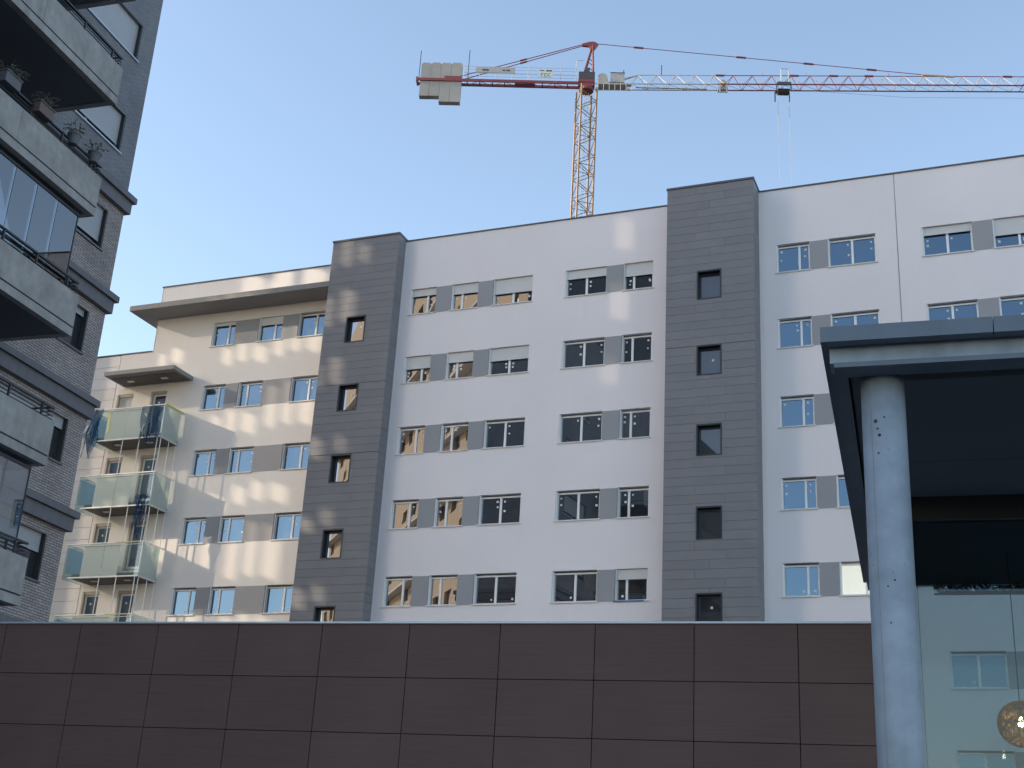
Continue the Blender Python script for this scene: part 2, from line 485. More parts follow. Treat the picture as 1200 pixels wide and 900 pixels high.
# --- right section
rw = dict(A=(-7.73, -6.52), B=(-5.86, -4.17), C=(-2.58, -.90), D=(-.22, 1.46), F=(3.1, 4.8), G=(5.6, 7.3))
SPR = dict(A=.70, B=.5, C=.5, D=.5, F=.5, G=.5)
SHR = {('C', 0): .26, ('D', 0): .55}
hl, hr = [], []
for k in range(7):
    for c, (a, b) in rw.items():
        if c in 'FG' and k > 2: continue
        (hl if b < -3.4 else hr).append((a, b, TOP[k] - WH, TOP[k]))
        lit = (c, k) == ('B', 4)
        window(a, b, TOP[k], YM, SPR[c], SHR.get((c, k), 0), 'low' if k >= 4 else 'hi', 'blind' if lit else 'pane', label='lit window with a cream blind drawn' if lit else None)
    infill(-6.52, -5.86, TOP[k], YM); infill(-.90, -.22, TOP[k], YM)
wall(-8.5, -3.44, 0, 26.5, hl, YM, 'render_wall')
wall(-3.415, 9.0, 0, 26.5, hr, YM, 'render_wall')
MB().box(X(-3.44), X(-3.415), .03, .3, 0, 26.5).build('movement_joint', 'guide', bld)
# --- left section
lw = dict(A=(-33.12, -31.94), B=(-31.28, -30.05), C=(-28.64, -27.34))
SPLF = dict(A=.68, B=.32, C=.66)
holes = []
for k in range(5):
    for c, (a, b) in lw.items():
        if c == 'A' and k == 0: a, b = -33.05, -31.87
        if c == 'B' and k == 0: a, b = -30.66, -29.43
        holes.append((a, b, TOP[k] - WH + .1, TOP[k] + .1))
        s = SPLF[c] if not (c == 'B' and k == 0) else .66
        window(a, b, TOP[k] + .1, YL, s, {('A', 0): .1, ('B', 0): .27}.get((c, k), 0), 'low' if k == 4 else 'hi', 'pane')
    if k == 0: infill(-31.87, -30.66, TOP[k] + .1, YL); infill(-29.43, -28.64, TOP[k] + .1, YL)
    else: infill(-31.94, -31.28, TOP[k] + .1, YL); infill(-30.05, -28.64, TOP[k] + .1, YL)
# balcony doors
doors = []
for k in range(5):
    zt = 21.25 - 3.0 * k
    doors += [(-37.70, -36.82, zt - (2.15 if k else 2.15), zt), (-35.85, -35.0, zt - 2.15, zt)]
wall(-36.15, -26.2, 0, 26.42, [h for h in holes] + [d for d in doors if d[0] > -36.15], YL, 'warmlit_wall')
wall(-37.86, -36.15, 0, 23.22, [d for d in doors if d[0] < -36.15], YL, 'warmlit_wall')
for i, (a, b, c, d) in enumerate(doors):
    w = b - a
    def dm():
        mb = MB(); mb.box(0, .09, -.01, .2, 0, 2.15); mb.box(w - .05, w, .1, .2, 0, 2.15); mb.box(.09, w - .05, .02, .2, 2.02, 2.15); mb.box(.09, w - .05, .1, .2, 0, .1)
        return mb
    dr = link('balcony_door', cached(('dr', round(w, 2)), dm, 'balcony_door', 'door_frame'), bld, (X(a), Yl(YL), c))
    link('door_leaf', cached(('dl', round(w, 2)), lambda: MB().box(.09, .17, .12, .18, .1, 2.02).box(w - .12, w - .05, .12, .18, .1, 2.02).box(.17, w - .12, .12, .18, 1.95, 2.02).box(.17, w - .12, .12, .18, .1, .2), 'door_leaf', 'white_frame'), dr)
    link('glass_pane', cached(('dg', round(w, 2), i == 0), lambda: MB().box(.17, w - .12, .14, .155, .2, 1.95), 'glass_pane', 'curtain' if i == 0 else 'pane'), dr)
    if random.random() < .7: link('sticker', cached(('st', .09), lambda: MB().box(0, .09, 0, .004, 0, .09), 'sticker', 'sticker'), dr, (.35, .134, 1.6))
# far left wing of panels
z = 23.2
while z > 7.4:
    for a, b in ((-39.46, -37.89), (-41.05, -39.49), (-42.65, -41.08), (-44.25, -42.68)):
        link('facade_panel', cached(('fp', round(b - a, 3)), lambda: MB().box(0, b - a, 0, .06, 0, .525), 'facade_panel', 'wing_panel'), bld, (X(a), Yl(YL) + .005, z - .525))
    z -= .54
MB().box(X(-44.3), X(-37.86), Yl(YL) + .05, Yl(YL) + .3, 0, 23.2).build('wing_backing', 'infill', bld)
MB().box(X(-44.3), X(-37.86), Yl(YL), Yl(YL) + .3, 0, 7.3).build('wing_base', 'wing_panel', bld)
# --- stair towers
def tower(x0, x1, yf, zt, wins, wx, mt='cladding'):
    wh = 1.17
    hol = [(wx[0], wx[1], t - wh, t) for t in wins]
    facade(x0 + .03, x1 - .03, 0, zt - .02, hol, .3, lambda u, d, z: (X(u), Yl(yf) + .03 + d, z)).build('tower_core', 'joint', bld)
    MB().box(X(x1) - .04, X(x1) - .03, Yl(yf) + .03, Yl(YM), 0, zt - .02).box(X(x0) + .03, X(x0) + .04, Yl(yf) + .03, Yl(YL), 0, zt - .02).build('tower_flank', 'joint', bld)
    ch = .327; gp = .009
    zz = zt - .06; row = 0
    while zz > 9.4:
        a, b = zz - ch + gp, zz
        # boards of this course, broken at staggered joints and round the windows
        cut = x0 + (x1 - x0) * (.34, .67, .5)[row % 3]
        segs = [(x0, cut - .004), (cut + .004, x1)]
        zcuts = [(a, b, segs)]
        for t in wins:
            lo, hi = t - wh, t
            if hi <= a or lo >= b: continue
            out = []
            if lo > a + .02: out.append((a, lo, segs))
            if hi < b - .02: out.append((hi, b, segs))
            mid = (max(a, lo), min(b, hi))
            ns = []
            for s, e in segs:
                if e <= wx[0] or s >= wx[1]: ns.append((s, e))
                else:
                    if s < wx[0]: ns.append((s, wx[0]))
                    if e > wx[1]: ns.append((wx[1], e))
            out.append((mid[0], mid[1], ns)); zcuts = out
        for za, zb, sg in zcuts:
            for s, e in sg:
                if e - s < .03 or zb - za < .02: continue
                MB().box(0, e - s, 0, .03, 0, zb - za).build('cladding_board', mt, bld, (X(s), Yl(yf), za))
        zz -= ch; row += 1
    zz = zt - .06
    while zz > 9.4:
        for sx_, ye_ in ((x1 - .03, YM), (x0, YL)):
            link('side_board', cached(('sb', round(ye_ - yf, 3)), lambda: MB().box(0, .03, 0, ye_ - yf - .035, 0, ch - gp), 'side_board', mt), bld, (X(sx_), Yl(yf) + .035, zz - ch + gp))
        zz -= ch
    MB().box(X(x0) - .03, X(x1) + .03, Yl(yf) - .03, Yl(YM) + .3, zt - .05, zt + .03).build('parapet_cap', 'cap', bld)
    MB().box(X(x0) + .05, X(x1) - .05, Yl(yf) + .4, Yl(yf) + 3, 20, zt - .06).build('tower_head', 'joint', bld)
    for t in wins:
        w = wx[1] - wx[0]
        fr = link('stair_window', cached(('sw', round(w, 3)), lambda: MB().box(0, .05, -.012, .3, 0, wh).box(w - .05, w, -.012, .3, 0, wh).box(.05, w - .05, -.012, .3, wh - .06, wh).box(.05, w - .05, -.014, .3, 0, .04)
                  .box(.05, .11, .2, .28, .04, wh - .06).box(w - .09, w - .05, .2, .28, .04, wh - .06).box(.11, w - .09, .2, .28, wh - .13, wh - .06).box(.11, w - .09, .2, .28, .04, .09), 'stair_window', 'dark_frame'), bld, (X(wx[0]), Yl(yf), t - wh))
        link('glass_pane', cached(('swp', round(w, 3)), lambda: MB().box(.11, w - .09, .23, .245, .09, wh - .13), 'glass_pane', 'stair_pane' if x0 > -20 else 'dark_pane'), fr)
        if random.random() < .5: link('sticker', cached(('st', .08), lambda: MB().box(0, .08, 0, .004, 0, .08), 'sticker', 'sticker'), fr, (w * random.uniform(.5, .75), .224, wh * random.uniform(.45, .7)))
tower(-26.27, -23.15, YT1, 26.56, [22.96 + .01, 19.98, 17.0, 13.98, 11.0], (-25.24, -24.33))
tower(-11.64, -8.36, YT2, 26.62, [23.02, 20.04, 17.03, 14.04, 11.04], (-10.48, -9.57))
# --- parapet caps, roofs, body
def cap(x0, x1, y0, y1, z): MB().box(X(x0), X(x1), Yl(y0), Yl(y1), z, z + .05).build('parapet_cap', 'cap', bld)
cap(-23.12, -11.68, YM - .04, YM + .3, 26.45); cap(-8.32, 9.04, YM - .04, YM + .3, 26.5)
cap(-36.19, -26.3, YL - .04, YL + .3, 26.42); cap(-44.3, -36.2, YL - .04, YL + .3, 23.22)
MB().box(X(-36.1), X(9.0), Yl(YL) + .32, Yl(YB), 0, 25.9).build('building_core', 'roof', bld)
MB().box(X(-44.3), X(-36.1), Yl(YL) + .32, Yl(YB), 0, 22.8).build('wing_core', 'roof', bld)
MB().box(X(-23.3), X(9.0), Yl(YM) + .32, Yl(YL) + .32, 0, 25.9).build('core_front', 'roof', bld)
MB().box(X(-36.15), X(-36.1), Yl(YL), Yl(YB), 23.2, 26.42).build('end_wall', 'warmlit_wall', bld)
# --- big roof canopy of the left section
CZ, CX0, CY0 = 24.78, -36.83, 42.88
MB().box(X(CX0), X(-26.2), Yl(CY0), Yl(YL), CZ, CZ + .24).box(X(CX0), X(-36.15), Yl(YL), Yl(44.97), CZ, CZ + .24).build('roof_canopy', 'slab', bld)
# --- small canopy and balconies
BY = 42.85
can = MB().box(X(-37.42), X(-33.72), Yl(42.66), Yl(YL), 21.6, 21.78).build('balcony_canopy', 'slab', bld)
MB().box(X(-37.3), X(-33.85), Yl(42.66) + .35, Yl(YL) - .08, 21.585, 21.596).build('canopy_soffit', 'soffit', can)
for x in (-36.75, -34.95): MB().box(X(x), X(x) + .32, Yl(42.66) + .75, Yl(42.66) + .93, 21.57, 21.584).build('downlight', 'downlight', can)
BX0, BX1 = -37.86, -33.98
def balcony(k):
    zr = 20.06 - 3.02 * k         # top rail
    zb = zr - 1.51               # foot of the glass
    zs = zr - 1.22               # floor of the slab
    f = Yl(BY); bk = Yl(YL)
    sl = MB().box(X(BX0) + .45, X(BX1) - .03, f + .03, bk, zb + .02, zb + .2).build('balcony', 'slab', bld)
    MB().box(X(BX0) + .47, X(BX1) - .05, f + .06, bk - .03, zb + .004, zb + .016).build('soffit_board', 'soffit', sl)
    for x in (-36.75, -35.05): MB().box(X(x), X(x) + .3, f + .45, f + .62, zb - .012, zb + .002).build('downlight', 'downlight', sl)
    # guard: glass panels
    segs = [(BX0, -36.96, 'clear'), (-36.94, -35.91, 'frosted'), (-35.89, -35.08, 'frosted'), (-35.06, BX1, 'clear')]
    for a, b, mt in segs:
        MB().box(X(a), X(b), f - .012, f, zb, zr - .06).build('guard_glass', mt, sl)
    MB().box(X(BX1) - .012, X(BX1), f + .012, bk - .08, zb, zr - .06).build('guard_glass', 'frosted', sl)
    MB().box(X(BX0), X(BX0) + .012, f + .012, bk - .08, zb, zr - .06).build('guard_glass', 'clear', sl)
    rl = MB()
    rl.box(X(BX0) - .02, X(BX1) + .02, f - .03, f + .02, zr - .04, zr); rl.box(X(BX1) - .03, X(BX1) + .02, f + .02, bk, zr - .04, zr); rl.box(X(BX0) - .02, X(BX0) + .03, f + .02, bk, zr - .04, zr)
    rl.box(X(BX0) + .3, X(BX1), f - .03, f - .014, zb + .02, zb + .07)
    rl.box(X(BX1) + .002, X(BX1) + .02, f, bk - .05, zb + .02, zb + .07)
    rl.tube((X(BX0), f - .04, zr - .13), (X(BX1), f - .04, zr - .13), .014)
    rl.build('handrail', 'rail_white', sl)
    # side screen with wire mesh and the door steps
    sc = MB().box(X(BX0) + .03, X(BX0) + .045, f + .06, bk - .12, zs + .03, zr - .14)
    for i in range(11): sc.box(X(BX0) + .047, X(BX0) + .06, f + .08 + i * .105, f + .095 + i * .105, zs + .03, zr - .14)
    for i in range(10): sc.box(X(BX0) + .061, X(BX0) + .066, f + .06, bk - .12, zs + .05 + i * .11, zs + .064 + i * .11)
    sc.build('mesh_screen', 'mesh_panel', sl)
    MB().box(X(BX0) + .05, X(BX0) + .75, bk - .3, bk - .02, zb + .21, zs + .02).box(X(-35.6), X(-34.5), bk - .3, bk - .02, zb + .21, zs + .02).build('door_step', 'door_step', sl)
    # white props down to the next guard
    if k < 3:
        for px, py in ((-35.95, f + .02), (-35.08, f + .02), (-34.15, f + .02), (BX1 - .03, f + .08), (BX1 - .03, f + .65), (BX1 - .03, bk - .1)):
            MB().tube((X(px), py, zb + .06), (X(px), py, zb - 1.5), .022, 6).build('prop', 'rail_white', sl)
    return sl
bals = [balcony(k) for k in range(4)]
MB().box(X(BX1) + .021, X(BX1) + .06, Yl(BY) - .02, Yl(YL), 20.03, 20.10).build('yellow_guard_strip', 'yellow', bals[0])
MB().box(X(-36.86), X(-36.78), Yl(BY) - .03, Yl(BY) - .016, 18.95, 19.9).build('yellow_tape', 'yellow', bals[0])
for k in (2, 3): MB().box(X(-35.3), X(-34.2), Yl(BY) - .05, Yl(BY) - .032, 20.03 - 3.02 * k, 20.056 - 3.02 * k).build('yellow_tape', 'yellow', bals[k])

# draped blue safety nets (things of their own, hanging over the guards)
def net(label, pts_top, drop, seed, loc, sway=.1):
    rnd = random.Random(seed); mb = MB(); n, mrows = 14, 18
    grid = []
    for j in range(mrows + 1):
        row = []
        for i in range(n + 1):
            t = i / n; p = Vector(pts_top[0]).lerp(Vector(pts_top[1]), t)
            q = Vector((p.x + math.sin(j * .5 + i * .9 + seed) * sway * .5 + (t - .5) * -.35 * j / mrows + rnd.uniform(-.02, .02), p.y + math.sin(i * 1.7 + j * .3) * .05 - .03, p.z - drop * (j / mrows) * (.75 + .25 * math.sin(i * 1.3 + seed)) + rnd.uniform(-.02, .02)))
            row.append(q)
        grid.append(row)
    for j in range(mrows):
        for i in range(n):
            if rnd.random() < .12: continue
            mb.quad(grid[j][i], grid[j][i + 1], grid[j + 1][i + 1], grid[j + 1][i])
    for i in range(n + 1):
        for j in range(mrows): mb.tube(grid[j][i], grid[j + 1][i], .006, 3, cap=False)
    o = mb.build('safety_net', 'net', None, loc); o.rotation_euler = (0, 0, T)
    return tag(o, label, 'net', 'blue nets on the balconies')
def nl(x, y, z): return W(x, y, z)
net('torn blue net bunched over the left end of the topmost glass balcony', ((-.35, 0, 0), (.55, 0, 0)), 2.3, 1, nl(-37.75, BY - .06, 20.05), .16)
net('blue net hanging over the right front of the topmost glass balcony', ((-.55, 0, 0), (.62, 0, 0)), 1.9, 2, nl(-34.6, BY - .06, 20.0), .1)
net('blue net trailing below the middle glass balcony near its right corner', ((-.3, 0, 0), (.35, 0, 0)), 2.0, 3, nl(-34.4, BY - .08, 16.0), .1)

# ================================================================== BRICK BUILDING (left)
WX, FX, YE = -20.2, -17.35, 27.22
bk = empty('brick_building', (WX, YE, 0), 'dark brick apartment building with big concrete balconies at the left edge', 'building')
def bx(x): return x - WX
def by(y): return y - YE
wt = [24.07 - 3.01 * k for k in range(-1, 7)]
bholes = [(23.6, 26.52, t - 1.17, t) for t in wt]
fnb = lambda u, d, z: (-d, by(u), z)
facade(-8, YE, 18.62, 31, [h for h in bholes if h[2] > 18.62], .4, fnb).build('upper_brick_wall', 'angle_toned_brick', bk)
facade(-8, YE, 0, 18.62, [h for h in bholes if h[2] < 18.62], .4, fnb).build('lower_brick_wall', 'brick', bk)
MB().box(-5.5, -.001, .0, .001, 0, 18.62).build('lower_end_wall', 'brick', bk)
MB().box(-5.5, -.001, .0, .001, 18.62, 31).build('upper_end_wall', 'angle_toned_brick', bk)
MB().box(-5.5, -.42, by(-8), -.01, 0, 30.6).build('building_core', 'roof', bk)
for k in range(0, 6):
    zt = 18.86 - 3.02 * k
    MB().box(0.002, .24, by(-8), .17, zt - .17, zt).box(-5.8, 0.0, .002, .17, zt - .17, zt).box(.002, .15, by(-8), .09, zt - .52, zt - .172).box(-5.7, 0, .002, .09, zt - .52, zt - .172).build('ledge', 'ledge', bk)
shut = {0: 1.0, 1: 1.0, 2: .82, 3: .8, 4: .12, 5: .22, 6: .38, 7: .5}
for i, t in enumerate(wt):
    y0, y1, z0 = 23.6, 26.52, t - 1.17
    fr = MB()
    for a, b in ((y0, y0 + .06), (y1 - .06, y1), ((y0 + y1) / 2 - .04, (y0 + y1) / 2 + .04)): fr.box(-.2, -.13, by(a), by(b), z0 + .05, t)
    fr.box(-.2, -.13, by(y0), by(y1), z0, z0 + .05).box(-.2, -.132, by(y0), by(y1), t - .06, t)
    w_ = fr.build('window', 'iron' if i > 2 else 'guide', bk)
    MB().box(-.18, -.165, by(y0) + .06, by(y1) - .06, z0 + .05, t - .06).build('glass_pane', 'dark_pane', w_)
    MB().box(-.12, .05, by(y0) - .05, by(y1) + .05, z0 - .045, z0).build('sill', 'coping' if i < 3 else 'ledge', w_)
    s = shut[i]
    if s:
        mb = MB(); n = int(1.17 * s / .06)
        for q in range(n): mb.box(-.125, -.105, by(y0) + .05, by(y1) - .05, t - (q + 1) * .06 + .006, t - q * .06)
        mb.box(-.13, -.1, by(y0) + .05, by(y1) - .05, t - n * .06 - .05, t - n * .06)
        mb.build('roller_shutter', 'shutter' if 0 else 'slate_shutter', w_)
    MB().box(-.12, .01, by(y1) - .05, by(y1) + .012, z0, t).build('side_jamb', 'iron', w_)
BYE, BY0 = 22.34, 6.0
def rail_bars(mb, x, zt, y0, y1):
    for h in (.07, .15, .23): mb.tube((x, y0, zt + h), (x, y1, zt + h), .013, 5)
    mb.box(x - .03, x + .03, y0, y1, zt + .30, zt + .34)
for k in range(-1, 5):
    zt = 19.34 - 3.0 * k
    fx, e = bx(FX), by(BYE)
    y0 = by(BY0)
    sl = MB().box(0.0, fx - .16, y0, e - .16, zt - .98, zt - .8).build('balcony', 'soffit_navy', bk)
    ps = MB()
    joints = [y0 + i * 2.93 for i in range(0, 7)]
    ys = [e]; 
    while ys[-1] > y0: ys.append(ys[-1] - 2.95)
    for a, b in zip(ys[1:], ys):
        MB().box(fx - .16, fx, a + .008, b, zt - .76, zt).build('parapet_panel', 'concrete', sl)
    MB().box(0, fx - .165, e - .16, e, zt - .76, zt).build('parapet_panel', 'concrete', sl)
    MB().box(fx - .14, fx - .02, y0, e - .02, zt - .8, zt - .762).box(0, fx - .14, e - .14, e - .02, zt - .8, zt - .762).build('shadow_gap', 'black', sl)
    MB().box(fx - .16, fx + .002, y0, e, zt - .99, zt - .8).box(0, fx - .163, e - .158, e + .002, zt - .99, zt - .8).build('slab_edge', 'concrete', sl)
    rl = MB(); rx = fx - .1
    rail_bars(rl, rx, zt, y0, e + .02)
    rl.build('railing', 'iron', sl)
    y = e - .38
    while y > y0:
        MB().box(rx - .012, rx + .03, y - .02, y + .02, zt, zt + .33).build('rail_post', 'iron', sl); y -= 1.12
    for yy in ((e - .06),):
        MB().box(0, rx, yy - .012, yy + .012, zt + .30, zt + .34).tube((0, yy, zt + .15), (rx, yy, zt + .15), .013, 5).tube((0, yy, zt + .23), (rx, yy, zt + .23), .013, 5).build('side_railing', 'iron', sl)
    if k in (2, 4):
        gz0, gz1 = zt + .02, zt + 1.86
        gx = fx - .2
        ee = by(22.02) if k == 2 else by(22.1)
        y = ee
        while y > y0:
            MB().box(gx - .012, gx, y - .735, y - .006, gz0, gz1).build('glazing_panel', 'enclosure', sl); y -= .742
        MB().box(0.02, gx - .02, ee + .006, ee + .018, gz0, gz1).build('glazing_end_panel', 'clear', sl)
        MB().box(gx - .03, gx + .02, y0, ee + .02, gz1, gz1 + .06).box(gx - .02, gx + .012, ee - .002, ee + .02, gz0, gz1).box(0, gx - .03, ee - .01, ee + .03, gz1, gz1 + .06).build('glazing_frame', 'iron', sl)
    if k == 4:
        mb = MB(); n = 60; yy0, yy1 = by(18.5), by(21.7)
        pts = [(gx - .35 + .06 * math.sin(i * 1.35) + .03 * math.sin(i * .47), yy0 + (yy1 - yy0) * i / n) for i in range(n + 1)]
        for (ax, ay), (cx, cy) in zip(pts, pts[1:]): mb.quad((ax, ay, zt - .7), (cx, cy, zt - .7), (cx, cy, zt + 1.8), (ax, ay, zt + 1.8))
        mb.build('curtain', 'curtain', sl)

# flower pots hung on the second balcony's railing
def pot(y, label, kind, seed):
    rnd = random.Random(seed)
    zt = 16.34
    e_ = empty('flower_pot', (FX - .02, y, zt + .2), label, 'flower pot', group='flower pots on the railing')
    if kind == 'box': MB().prism([(-.1, -.24), (.1, -.24), (.1, .24), (-.1, .24)], 0, .24).box(-.12, .12, -.26, .26, .24, .27).build('planter', 'pot' if seed == 1 else 'terracotta', e_)
    else: MB().lathe([(.10, 0), (.145, .22), (.16, .22), (.16, .26), (.13, .26)], (0, 0, 0), 14).build('planter', 'pot', e_)
    st = MB(); lf = MB()
    for i in range(26 if kind == 'box' else 16):
        a = rnd.uniform(0, 6.28); bx_ = rnd.uniform(-.07, .07); by_ = rnd.uniform(-.2, .2) if kind == 'box' else rnd.uniform(-.08, .08)
        p = Vector((bx_, by_, .24)); q = p + Vector((math.cos(a) * .12, math.sin(a) * .14, rnd.uniform(.08, .26))); r = q + Vector((math.cos(a) * .1, math.sin(a) * .12, rnd.uniform(-.12, .05)))
        st.poly([p, q, r], .006, 3)
        for c in (q, r, (q + r) / 2):
            d1 = Vector((rnd.uniform(-1, 1), rnd.uniform(-1, 1), rnd.uniform(-1, 1))).normalized() * .035; d2 = d1.orthogonal().normalized() * .02
            lf.quad(c - d1, c + d2, c + d1, c - d2)
    st.build('stem', 'dry', e_); lf.build('leaf_cluster', 'leaf', e_)
    MB().tube((-.1, 0, .05), (-.14, 0, .12), .008, 4).tube((-.14, 0, .12), (-.1, 0, .18), .008, 4).build('hook', 'iron', e_)
pot(18.85, 'long dark planter with dry drooping stems, nearest the left picture edge on the railing', 'box', 1)
pot(20.0, 'long brown planter with dry stems on the concrete balcony railing', 'box', 2)
pot(21.15, 'round dark pot with upright leaves between the brown planter and the last pot', 'round', 3)
pot(21.95, 'round dark pot at the far end of the balcony railing', 'round', 4)

# ================================================================== LOW BROWN BUILDING
lb = empty('low_building', (0, 15, 0), 'low flat building clad in dark brown panels in front of the apartment block', 'building')
PW, PH, LTOP = 1.1775, .6645, 4.545
MB().box(-26, -.02, .045, 6, 0, LTOP - .02).build('building_core', 'brown_joint', lb)
for i in range(22):
    for j in range(7):
        x1 = -.0075 - i * PW - .005
        if i > 17 or j > 5:
            pass
        link('wall_panel', cached(('bp',), lambda: MB().box(-PW + .01, 0, 0, .03, -PH + .009, 0), 'wall_panel', 'brown'), lb, (x1, 0.0 + random.uniform(-.001, .001), LTOP - j * PH))
for i in range(13):
    MB().box(-.02 - (i + 1) * 2.0, -.022 - i * 2.0, -.03, .4, LTOP + .002, LTOP + .024).build('coping', 'coping', lb)

# ================================================================== PAVILION
PX0 = -.58
pv = empty('pavilion', (0, 15, 0), 'glazed pavilion with a projecting zinc edged canopy on a round concrete column at the right', 'building')
def py(y): return y - 15
x = PX0
for i in range(6):
    x2 = x + (1.4 if i == 0 else 2.2)
    MB().box(x + (.004 if i else 0), x2 - .004, py(10.5), py(10.62), 6.085, 6.225).build('fascia_panel', 'fascia', pv); x = x2
MB().box(PX0, PX0 + .12, py(10.625), py(19.7), 6.085, 6.225).build('side_fascia', 'fascia', pv)
MB().box(PX0 + .1, 12, py(10.63), py(19.68), 6.13, 6.2).build('roof_slab', 'roof', pv)
MB().box(PX0 + .065, 12, py(10.66), py(10.9), 5.945, 6.10).build('edge_beam', 'pav_concrete', pv)
MB().box(PX0 + .065, PX0 + .2, py(10.905), py(19.6), 5.945, 6.10).build('side_beam', 'fascia', pv)
MB().box(PX0 + .1, 12, py(10.64), py(10.89), 5.90, 5.944).build('drip_edge', 'fascia', pv)
MB().box(PX0 + .22, 12, py(10.92), py(19.55), 6.02, 6.12).build('soffit_core', 'black', pv)
ys_ = (10.92, 12.27, 13.62, 14.93)
for i in range(6):
    for a, b in zip(ys_, ys_[1:]):
        MB().box(PX0 + .22 + i * 2.1 + .004, PX0 + .22 + (i + 1) * 2.1 - .004, py(a) + .004, py(b) - .004, 5.985 + random.uniform(-.0015, .0015), 6.018).build('soffit_board', 'soffit_navy', pv)
MB().box(PX0 + .22, 12, py(15.07), py(19.55), 5.985, 6.018).build('rear_soffit', 'soffit_navy', pv)
for i in range(8): MB().box(PX0 + .3, 12, py(10.95), py(11.2), 5.965, 5.982).build('soffit_trim', 'black', pv) if i == 0 else None
colb = MB().lathe([(.186, 0), (.186, 5.985)], (0, 0, 0), 48).build('column', 'pav_concrete', pv, (-.093, py(11.08), 0), smooth=True)
MB().box(-.106, -.102, -.158, -.150, .3, 5.9).build('formwork_seam', 'guide', colb)
for hz in (3.43, 4.27):
    MB().lathe([(.1861, -.0012), (.1863, 0), (.1861, .0012)], (0, 0, hz), 48).build('pour_line', 'slate_shutter', colb)
for a, hz, s in ((-1.95, 5.49, .018), (-1.87, 5.42, .010), (-1.80, 5.36, .016), (-1.55, 5.52, .009), (-1.88, 5.2, .010), (-1.45, 4.1, .009), (-1.75, 4.05, .008), (-1.7, 3.75, .008)):
    c = Vector((math.cos(a) * .1855, math.sin(a) * .1855, hz)); d = Vector((math.cos(a), math.sin(a), 0))
    MB().tube(c - d * .004, c + d * .0012, s, 7).build('blow_hole', 'black', colb)
MB().box(.02, 12, py(14.94), py(15.06), 5.725, 5.983).build('front_beam', 'black', pv)
MB().box(.02, 12, py(15.07), py(18.24), 5.712, 5.74).build('inner_ceiling', 'soffit_navy', pv)
for i in range(4):
    MB().box(.03 + i * 2.4, .025 + (i + 1) * 2.4, py(14.99), py(15.01), 0, 5.724).build('front_glass', 'shop', pv)
    MB().box(.03 + i * 2.4, .025 + (i + 1) * 2.4, py(18.20), py(18.22), 0, 5.70).build('rear_glass', 'shop', pv)
    if i: MB().box(.005 + i * 2.4, .05 + i * 2.4, py(18.16), py(18.19), 0, 5.70).build('mullion', 'black', pv)
MB().box(.0, .025, py(15.07), py(18.19), 0, 5.71).build('side_wall', 'black', pv)
MB().box(.38, 12, py(18.08), py(18.15), 5.552, 5.568).build('transom', 'black', pv)

# leaves modelled on the transom in place of tree reflections in the glass
rnd = random.Random(5)
tp = empty('reflected_leaves', (.8, 18.1, 5.568), 'row of modelled dark leaves standing for tree reflections along the top of the rear pavilion window', 'reflection')
lf = MB()
for i in range(420):
    x = rnd.uniform(-.42, 1.8); c = Vector((x, rnd.uniform(-.05, .0), rnd.uniform(.0, .09)))
    a = rnd.uniform(-2.6, .5) ; L_ = rnd.uniform(.05, .12)
    q = c + Vector((math.cos(a) * L_, rnd.uniform(-.04, .04), abs(math.sin(a)) * L_ * .8)); w_ = Vector((.009, 0, .009))
    lf.quad(c - w_, c + w_, q + w_ * .3, q - w_ * .3)
lf.build('leaf_cluster', 'leaf', tp)
MB().box(-.35, 1.9, -.05, .01, .001, .015).build('reflection_base', 'black', tp)

# pendant lamp
lp = empty('pendant_lamp', (1.215, 16.4, 3.66), 'round golden wicker pendant lamp with its bulb lit inside the pavilion', 'lamp')
RL = .262
sh = MB(); rnd = random.Random(9)
for i in range(640):
    ax = Vector((rnd.gauss(0, 1), rnd.gauss(0, 1), rnd.gauss(0, 1))).normalized(); a = ax.orthogonal().normalized(); b = ax.cross(a)
    t0 = rnd.uniform(0, 6.28); off = rnd.uniform(-.6, .6); rr = RL * math.sqrt(1 - off * off)
    pts = [ax * RL * off + rr * (math.cos(t0 + k * .22) * a + math.sin(t0 + k * .22) * b) for k in range(7)]
    sh.poly(pts, .0034, 3)
sh.build('shade', 'wicker', lp)
MB().lathe([(.01, -.035), (.03, -.02), (.034, .008), (.022, .04), (.012, .08)], (0, 0, 0), 16).build('bulb', 'bulb', lp, smooth=True)
MB().tube((0, 0, .08), (0, 0, 5.712 - 3.66), .006, 6).build('cord', 'cord', lp)

# ================================================================== TOWER CRANE
PSI = rad(14.2205)
cr = empty('tower_crane', (-28.86, 110, 0), 'tall tower crane with orange mast, red counter jib and concrete counterweights behind the apartment block', 'crane', PSI)
# mast
S = 1.65; al = rad(19.4)
cA, sA = math.cos(al), math.sin(al)
def mc(i, z):
    a, b = ((-S / 2, -S / 2), (S / 2, -S / 2), (S / 2, S / 2), (-S / 2, S / 2))[i % 4]
    return Vector((.15 + a * cA - b * sA, a * sA + b * cA, z))
ms = MB()
for i in range(4): ms.tube(mc(i, 0), mc(i, 78.4), .105, 6)
mast = ms.build('mast', 'c_orange', cr)
br = MB(); z = 0.0; n = 0
while z < 77.5:
    z1 = z + 1.08
    for i in range(4):
        a, b = (i, i + 1) if (n + i) % 2 == 0 else (i + 1, i)
        br.tube(mc(a, z), mc(b, z1), .045, 5, cap=False)
        if n % 4 == 0: br.tube(mc(i, z), mc(i + 1, z), .04, 5, cap=False)
    z = z1; n += 1
br.build('mast_bracing', 'c_orange', mast)
ld = MB()
for dx in (-.2, .2): ld.tube((.15 + dx, .25, 40), (.15 + dx, .25, 78.3), .02, 4)
z = 40
while z < 78: ld.tube((-.05, .25, z), (.35, .25, z), .015, 4, cap=False); z += .35
ld.build('ladder', 'c_grey', mast)
